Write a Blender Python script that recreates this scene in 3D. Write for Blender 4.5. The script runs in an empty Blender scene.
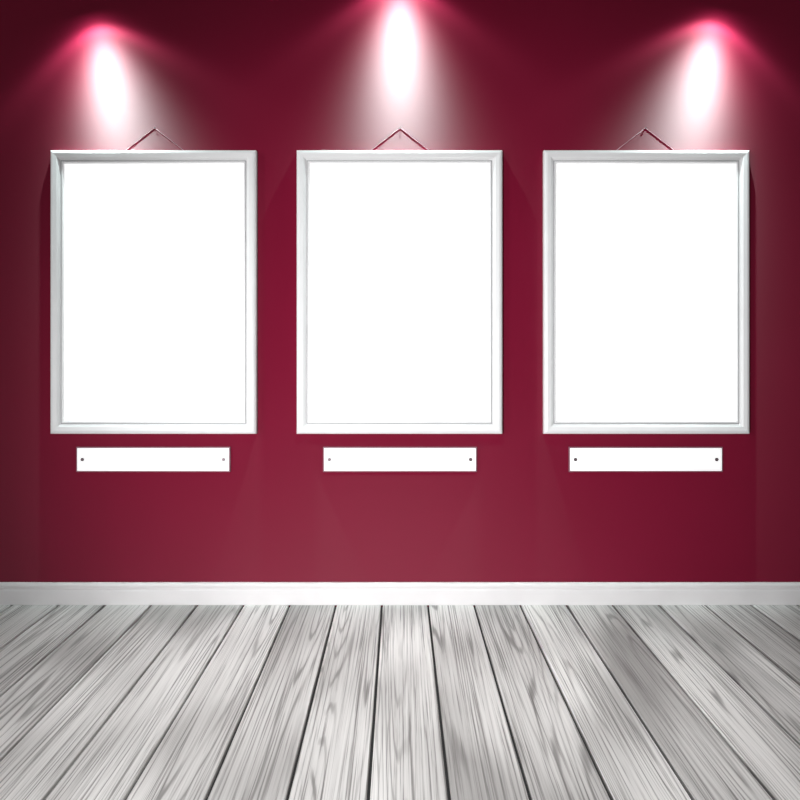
import bpy, bmesh, math, random
from mathutils import Vector
random.seed(4)
sc = bpy.context.scene
sc.view_settings.view_transform = 'Standard'
sc.view_settings.look = 'None'
S = 0.005      # metres per pixel on the wall plane
D = 4.0        # camera distance
H = 254*S      # eye height

def wp(px, py, depth=0.0):
    k = (D-depth)/D
    return ((px-400)*S*k, H + (350-py)*S*k)

# ---------------------------------------------------------------- materials
def newmat(name):
    m = bpy.data.materials.new(name); m.use_nodes = True
    nt = m.node_tree
    return m, nt, nt.nodes['Principled BSDF']
def N(nt, t, **kw):
    n = nt.nodes.new(t)
    for k, v in kw.items(): setattr(n, k, v)
    return n
def math_n(nt, op, a, b=None, c=None):
    n = N(nt, 'ShaderNodeMath', operation=op)
    for i, v in enumerate((a, b, c)):
        if v is None: continue
        if isinstance(v, (int, float)): n.inputs[i].default_value = v
        else: nt.links.new(v, n.inputs[i])
    return n.outputs[0]
def ramp(nt, fac, stops, interp='LINEAR'):
    n = N(nt, 'ShaderNodeValToRGB'); cr = n.color_ramp; cr.interpolation = interp
    while len(cr.elements) < len(stops): cr.elements.new(0.5)
    for e, (p, c) in zip(cr.elements, stops):
        e.position = p
        e.color = (c, c, c, 1) if isinstance(c, (int, float)) else (*c, 1)
    nt.links.new(fac, n.inputs[0]); return n.outputs[0]
def simple(name, col, rough=0.5, metal=0.0, noise=0.02, spec=0.5, emis=0):
    m, nt, b = newmat(name)
    tc = N(nt, 'ShaderNodeTexCoord'); nz = N(nt, 'ShaderNodeTexNoise')
    nz.inputs['Scale'].default_value = 8
    nt.links.new(tc.outputs['Object'], nz.inputs['Vector'])
    lo = tuple(max(0, c*(1-noise)) for c in col); hi = tuple(min(1, c*(1+noise)) for c in col)
    nt.links.new(ramp(nt, nz.outputs['Fac'], [(0.3, lo), (0.7, hi)]), b.inputs['Base Color'])
    b.inputs['Roughness'].default_value = rough
    b.inputs['Metallic'].default_value = metal
    b.inputs['Specular IOR Level'].default_value = spec
    if emis:
        b.inputs['Emission Color'].default_value = (1, 1, 1, 1)
        b.inputs['Emission Strength'].default_value = emis
    return m

# crimson wall: matte pigment + invented upward-tilted gloss to whiten the washer glow
m_wall, nt, b = newmat('crimson_wall_tilted_gloss')
tc = N(nt, 'ShaderNodeTexCoord'); nz = N(nt, 'ShaderNodeTexNoise')
nz.inputs['Scale'].default_value = 1.5; nz.inputs['Detail'].default_value = 4
nt.links.new(tc.outputs['Object'], nz.inputs['Vector'])
nt.links.new(ramp(nt, nz.outputs['Fac'], [(0.3, (0.186, 0.0026, 0.024)), (0.7, (0.196, 0.0032, 0.027))]), b.inputs['Base Color'])
b.inputs['Roughness'].default_value = 0.95
b.inputs['Specular IOR Level'].default_value = 0.04
ta = math.radians(33)
cn = N(nt, 'ShaderNodeCombineXYZ')
cn.inputs[1].default_value = -math.cos(ta); cn.inputs[2].default_value = math.sin(ta)
out = b.outputs[0]
for colr, rough in ((0.026, 0.53), (0.0045, 0.80)):
    gl = N(nt, 'ShaderNodeBsdfAnisotropic'); gl.distribution = 'BECKMANN'
    gl.inputs['Color'].default_value = (colr, colr*0.97, colr*0.98, 1); gl.inputs['Roughness'].default_value = rough
    nt.links.new(cn.outputs[0], gl.inputs['Normal'])
    ad = N(nt, 'ShaderNodeAddShader')
    nt.links.new(out, ad.inputs[0]); nt.links.new(gl.outputs[0], ad.inputs[1])
    out = ad.outputs[0]
nt.links.new(out, nt.nodes['Material Output'].inputs['Surface'])

m_frame = simple('white_silver_frame_lacquer', (0.90, 0.90, 0.91), 0.4)
m_groove = simple('frame_groove_grey', (0.36, 0.36, 0.37), 0.5)
m_paper = simple('blank_white_canvas_self_lit', (0.95, 0.95, 0.95), 0.9, noise=0.003, spec=0.1, emis=0.75)  # emission stands in for light on the panels, which are no lamps
m_wire = simple('hanging_cord', (0.62, 0.42, 0.48), 0.6)
m_nail = simple('steel_nail', (0.6, 0.58, 0.6), 0.3, 0.8)
m_plate = simple('white_plaque_enamel_self_lit', (0.92, 0.92, 0.92), 0.6, noise=0.005, spec=0.3, emis=0.4)  # plaque face glows by itself to stay white, in place of lamp light
m_edge = simple('plaque_edge_mauve', (0.30, 0.16, 0.20), 0.5)
m_screw = simple('dark_screw', (0.12, 0.10, 0.11), 0.4, 0.6)
m_base = simple('white_skirting_gloss', (0.82, 0.80, 0.81), 0.4)
m_gap = simple('dark_subfloor', (0.03, 0.03, 0.03), 0.9)

# weathered grey boards
m_wood, nt, b = newmat('whitewashed_grey_planks')
tc = N(nt, 'ShaderNodeTexCoord')
at = N(nt, 'ShaderNodeAttribute', attribute_name='plank_rand')
sp = N(nt, 'ShaderNodeSeparateXYZ'); nt.links.new(tc.outputs['Object'], sp.inputs[0])
rs = N(nt, 'ShaderNodeSeparateColor'); nt.links.new(at.outputs['Color'], rs.inputs[0])
r1, r2, r3 = rs.outputs
def vec(x, y, z):
    c = N(nt, 'ShaderNodeCombineXYZ')
    for i, v in enumerate((x, y, z)):
        if isinstance(v, (int, float)): c.inputs[i].default_value = v
        else: nt.links.new(v, c.inputs[i])
    return c.outputs[0]
def noise(v, scale, detail=3, rough=0.5, dist=0):
    n = N(nt, 'ShaderNodeTexNoise'); n.inputs['Scale'].default_value = scale
    n.inputs['Detail'].default_value = detail; n.inputs['Roughness'].default_value = rough
    n.inputs['Distortion'].default_value = dist
    nt.links.new(v, n.inputs['Vector']); return n.outputs['Fac']
X, Y = sp.outputs[0], sp.outputs[1]
zo = math_n(nt, 'MULTIPLY', r1, 37.0)
yo = math_n(nt, 'MULTIPLY', r2, 11.0)
Yp = math_n(nt, 'ADD', Y, yo)
# growth-ring figure (long, nearly straight)
fig = noise(vec(math_n(nt, 'MULTIPLY', X, 6.0), math_n(nt, 'MULTIPLY', Yp, 0.16), zo), 1.0, 1.0, 0.4)
wob = noise(vec(math_n(nt, 'MULTIPLY', X, 45), math_n(nt, 'MULTIPLY', Yp, 1.6), zo), 1.0, 3)
ph = math_n(nt, 'ADD', math_n(nt, 'MULTIPLY', fig, 200.0), math_n(nt, 'MULTIPLY', wob, 4.0))
rings = math_n(nt, 'MULTIPLY_ADD', math_n(nt, 'SINE', ph), 0.5, 0.5)
ringd = ramp(nt, rings, [(0.0, 0.0), (0.22, 0.82), (1.0, 1.0)])
fib = noise(vec(math_n(nt, 'MULTIPLY', X, 140), math_n(nt, 'MULTIPLY', Yp, 1.2), zo), 1.0, 4, 0.65)
fibd = ramp(nt, fib, [(0.36, 0.0), (0.45, 0.8), (0.6, 1.0)])
brk = noise(vec(math_n(nt, 'MULTIPLY', X, 16), math_n(nt, 'MULTIPLY', Yp, 0.8), zo), 1.0, 3)
brkr = ramp(nt, brk, [(0.38, 0.1), (0.64, 1.0)])
ton = noise(vec(math_n(nt, 'MULTIPLY', X, 2.5), math_n(nt, 'MULTIPLY', Yp, 1.1), zo), 1.0, 1)
tonr = ramp(nt, ton, [(0.3, 0.68), (0.5, 0.94), (0.7, 1.06)])
g = math_n(nt, 'MULTIPLY', math_n(nt, 'SUBTRACT', 1.0, ringd), brkr)
g = math_n(nt, 'MULTIPLY', g, 0.50)
f2 = math_n(nt, 'MULTIPLY', math_n(nt, 'SUBTRACT', 1.0, fibd), 0.50)
shade = math_n(nt, 'MULTIPLY', math_n(nt, 'SUBTRACT', 1.0, g), math_n(nt, 'SUBTRACT', 1.0, f2))
shade = math_n(nt, 'MULTIPLY', shade, tonr)
shade = math_n(nt, 'MULTIPLY', shade, math_n(nt, 'MULTIPLY_ADD', r3, 0.22, 0.86))
col = ramp(nt, shade, [(0.0, (0.03, 0.029, 0.028)), (0.5, (0.30, 0.293, 0.284)), (1.0, (0.86, 0.847, 0.83))])
nt.links.new(col, b.inputs['Base Color'])
b.inputs['Roughness'].default_value = 0.5
b.inputs['Specular IOR Level'].default_value = 0.35
bp = N(nt, 'ShaderNodeBump'); bp.inputs['Strength'].default_value = 0.3; bp.inputs['Distance'].default_value = 0.002
nt.links.new(shade, bp.inputs['Height']); nt.links.new(bp.outputs[0], b.inputs['Normal'])

# ---------------------------------------------------------------- mesh helpers
def finish(bm, name, mats, loc=(0, 0, 0), smooth=False):
    bmesh.ops.recalc_face_normals(bm, faces=bm.faces)
    me = bpy.data.meshes.new(name); bm.to_mesh(me); bm.free()
    for m in mats: me.materials.append(m)
    o = bpy.data.objects.new(name, me); o.location = loc
    sc.collection.objects.link(o)
    return o
def box(bm, x0, x1, y0, y1, z0, z1, mi=0, bevel=0):
    r = bmesh.ops.create_cube(bm, size=1)
    vs = r['verts']
    for v in vs:
        v.co = Vector(((x0+x1)/2+v.co.x*(x1-x0), (y0+y1)/2+v.co.y*(y1-y0), (z0+z1)/2+v.co.z*(z1-z0)))
    fs = set(f for v in vs for f in v.link_faces)
    for f in fs: f.material_index = mi
    if bevel:
        es = set(e for v in vs for e in v.link_edges)
        bmesh.ops.bevel(bm, geom=list(es), offset=bevel, segments=2, affect='EDGES', material=-1)
def tube(bm, p, q, r, mi, seg=8):
    p, q = Vector(p), Vector(q); d = (q-p).normalized()
    a = d.orthogonal().normalized(); c = d.cross(a)
    A = [bm.verts.new(p+(a*math.cos(t)+c*math.sin(t))*r) for t in [2*math.pi*i/seg for i in range(seg)]]
    B = [bm.verts.new(v.co+(q-p)) for v in A]
    for i in range(seg):
        f = bm.faces.new((A[i], A[(i+1) % seg], B[(i+1) % seg], B[i])); f.material_index = mi; f.smooth = True
    for ring in (A, B):
        f = bm.faces.new(ring); f.material_index = mi

# ---------------------------------------------------------------- room
bm = bmesh.new(); box(bm, -5, 5, 0, 0.15, -0.02, 4.2)
finish(bm, 'wall_back', [m_wall])

bm = bmesh.new()
lay = bm.loops.layers.float_color.new('plank_rand')
PW = 0.23; gap = 0.010; x = -0.09-PW*22
while x < 5:
    n0 = len(bm.faces)
    xa, xb = x+gap/2, x+PW-gap/2
    bv = 0.003
    prof = [(xa, -0.02), (xa, -bv), (xa+bv, 0), (xb-bv, 0), (xb, -bv), (xb, -0.02)]
    P = [bm.verts.new((u, -7.0, w)) for u, w in prof]; Q = [bm.verts.new((u, 0.0, w)) for u, w in prof]
    c = (random.random(), random.random(), random.random(), 1)
    fs = [bm.faces.new((P[i], P[i+1], Q[i+1], Q[i])) for i in range(5)]
    fs += [bm.faces.new(P), bm.faces.new(Q)]
    for f in fs:
        for l in f.loops: l[lay] = c
    x += PW
box(bm, -5.2, 5.2, -7.0, 0.0, -0.06, -0.015, 1)
finish(bm, 'floor', [m_wood, m_gap])

# skirting board profile (depth, height)
bm = bmesh.new()
prof = [(0, 0), (0.020, 0), (0.022, 0.004), (0.022, 0.072), (0.019, 0.078), (0.016, 0.080), (0.016, 0.086), (0.020, 0.090), (0.021, 0.098), (0.017, 0.106), (0.010, 0.110), (0, 0.110)]
P = [bm.verts.new((-5, -d, z)) for d, z in prof]; Q = [bm.verts.new((5, -d, z)) for d, z in prof]
for i in range(len(prof)):
    j = (i+1) % len(prof); bm.faces.new((P[i], P[j], Q[j], Q[i]))
bm.faces.new(P); bm.faces.new(Q)
finish(bm, 'baseboard_back', [m_base])

# ---------------------------------------------------------------- frames
FP = [(0, 0.0), (0, 0.027), (0.003, 0.033), (0.009, 0.038), (0.017, 0.040), (0.034, 0.038), (0.044, 0.031),
      (0.050, 0.024), (0.0535, 0.024), (0.055, 0.029), (0.061, 0.029), (0.065, 0.018)]
def frame(pcx, nailx):
    dep = 0.033
    x0, z1 = wp(pcx-103, 150, dep); x1, z0 = wp(pcx+103, 434, dep)
    cx, cz = (x0+x1)/2, (z0+z1)/2; hw, hh = (x1-x0)/2, (z1-z0)/2
    bm = bmesh.new(); rings = []
    for o, d in FP:
        rings.append([bm.verts.new((sx*(hw-o), -d, sz*(hh-o))) for sx, sz in ((-1, -1), (1, -1), (1, 1), (-1, 1))])
    for k in range(len(rings)-1):
        for i in range(4):
            j = (i+1) % 4
            f = bm.faces.new((rings[k][i], rings[k][j], rings[k+1][j], rings[k+1][i]))
            f.material_index = 1 if k in (7,) else 0
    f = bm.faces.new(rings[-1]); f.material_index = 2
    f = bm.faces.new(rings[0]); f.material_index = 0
    # cord and nail
    nx, nz = wp(nailx, 128, 0.012); nx -= cx; nz -= cz
    tube(bm, (nx, -0.0, nz), (nx, -0.006, nz+0.002), 0.002, 4)
    tube(bm, (nx, -0.006, nz+0.002), (nx, -0.008, nz+0.002), 0.0035, 4, 12)
    for s in (-1, 1):
        tube(bm, (nx, -0.001, nz+0.003), (nx+s*0.155, -0.001, hh-0.002), 0.0013, 3)
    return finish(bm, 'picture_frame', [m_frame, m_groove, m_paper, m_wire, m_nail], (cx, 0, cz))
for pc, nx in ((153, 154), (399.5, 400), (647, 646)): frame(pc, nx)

def plaque(pcx):
    dep = 0.012
    x0, z1 = wp(pcx-77, 447, dep); x1, z0 = wp(pcx+77, 472, dep)
    cx, cz = (x0+x1)/2, (z0+z1)/2; hw, hh = (x1-x0)/2, (z1-z0)/2
    bm = bmesh.new()
    box(bm, -hw, hw, -0.010, 0, -hh, hh, 1, 0.0015)
    box(bm, -hw+0.006, hw-0.006, -0.0125, -0.009, -hh+0.006, hh-0.006, 0, 0.001)
    for s in (-1, 1):
        xx = s*(hw-0.032)
        tube(bm, (xx, -0.012, 0), (xx, -0.0155, 0), 0.0085, 2, 16)
        box(bm, xx-0.006, xx+0.006, -0.0165, -0.0150, -0.001, 0.001, 1)
    finish(bm, 'name_plaque', [m_plate, m_edge, m_screw], (cx, 0, cz))
for pc in (153, 400, 646): plaque(pc)

# ---------------------------------------------------------------- lights
def scallop(px, py, tilt, d, core, mid, ringI):
    """Recessed wall washer with photometric (IES-like) profile around its axis."""
    x = (px-400)*S; z = H+(350-py)*S
    ld = bpy.data.lights.new('wall_washer_spot', 'SPOT'); ld.energy = 1.0
    ld.color = (0.85, 1.0, 0.98)
    ld.spot_size = math.radians(170); ld.spot_blend = 0.1; ld.shadow_soft_size = 0.012
    axis = Vector((math.sin(tilt), 0.0, -math.cos(tilt))).normalized()
    caxis = Vector((math.sin(tilt*0.5), 0.15, -1)).normalized()
    ld.use_nodes = True; nt = ld.node_tree
    em = nt.nodes['Emission']
    ge = N(nt, 'ShaderNodeNewGeometry')
    def ang(ax):
        dt = N(nt, 'ShaderNodeVectorMath', operation='DOT_PRODUCT')
        nt.links.new(ge.outputs['Incoming'], dt.inputs[0]); dt.inputs[1].default_value = ax
        c = math_n(nt, 'MINIMUM', math_n(nt, 'ABSOLUTE', dt.outputs['Value']), 1.0)
        return math_n(nt, 'MULTIPLY', math_n(nt, 'ARCCOSINE', c), 180/math.pi)
    t = ang(axis); tcn = ang(caxis)
    def gauss(v, mu, sg):
        q = math_n(nt, 'DIVIDE', math_n(nt, 'SUBTRACT', v, mu), sg)
        return math_n(nt, 'EXPONENT', math_n(nt, 'MULTIPLY', math_n(nt, 'MULTIPLY', q, q), -0.5))
    tot = math_n(nt, 'ADD', math_n(nt, 'MULTIPLY', gauss(tcn, 0, 10), core),
                 math_n(nt, 'MULTIPLY', gauss(t, 50, 4.5), ringI))
    tot = math_n(nt, 'ADD', tot, math_n(nt, 'MULTIPLY', gauss(tcn, 0, 21), mid))
    nt.links.new(tot, em.inputs['Strength'])
    o = bpy.data.objects.new('wall_washer_spot', ld); sc.collection.objects.link(o)
    o.location = (x, -d, z)
    o.rotation_euler = axis.to_track_quat('-Z', 'Y').to_euler()
t = math.radians(9)
scallop(400, -34, 0, 0.14, 75, 68, 12)
scallop(96, 8, t, 0.14, 75, 68, 12)
scallop(716, 4, -t, 0.14, 75, 68, 12)

def aim(o, tgt):
    o.rotation_euler = (Vector(tgt)-o.location).to_track_quat('-Z', 'Y').to_euler()
ld = bpy.data.lights.new('gallery_fill', 'SPOT'); ld.energy = 880; ld.spot_size = math.radians(50); ld.spot_blend = 1.0; ld.shadow_soft_size = 0.3
o = bpy.data.objects.new('gallery_fill', ld); sc.collection.objects.link(o); o.location = (-1.6, -5.2, 0.75); aim(o, (0.05, 0, 0.95))
ld = bpy.data.lights.new('floor_fill', 'SPOT'); ld.energy = 320; ld.spot_size = math.radians(63); ld.spot_blend = 1.0; ld.shadow_soft_size = 0.35  # added unseen lamp that brightens the boards
o = bpy.data.objects.new('floor_fill', ld); sc.collection.objects.link(o); o.location = (0, -1.85, 3.7); aim(o, (0, -1.55, 0))
ld = bpy.data.lights.new('left_key_sun', 'SUN'); ld.energy = 0.6; ld.angle = math.radians(8)  # added key from the left for the frame shadows, no window there
o = bpy.data.objects.new('left_key_sun', ld); sc.collection.objects.link(o); o.location = (-3.6, -2.8, 1.8); aim(o, (0, 0, 0.9))

w = bpy.data.worlds.new('World'); sc.world = w; w.use_nodes = True
w.node_tree.nodes['Background'].inputs[0].default_value = (1, 1, 1, 1)
w.node_tree.nodes['Background'].inputs[1].default_value = 0.11

# ---------------------------------------------------------------- camera
cd = bpy.data.cameras.new('camera'); cd.lens = 36; cd.sensor_width = 36; cd.shift_y = -50/800
cam = bpy.data.objects.new('camera', cd); sc.collection.objects.link(cam)
cam.location = (0, -D, H); cam.rotation_euler = (math.radians(90), 0, 0)
sc.camera = cam
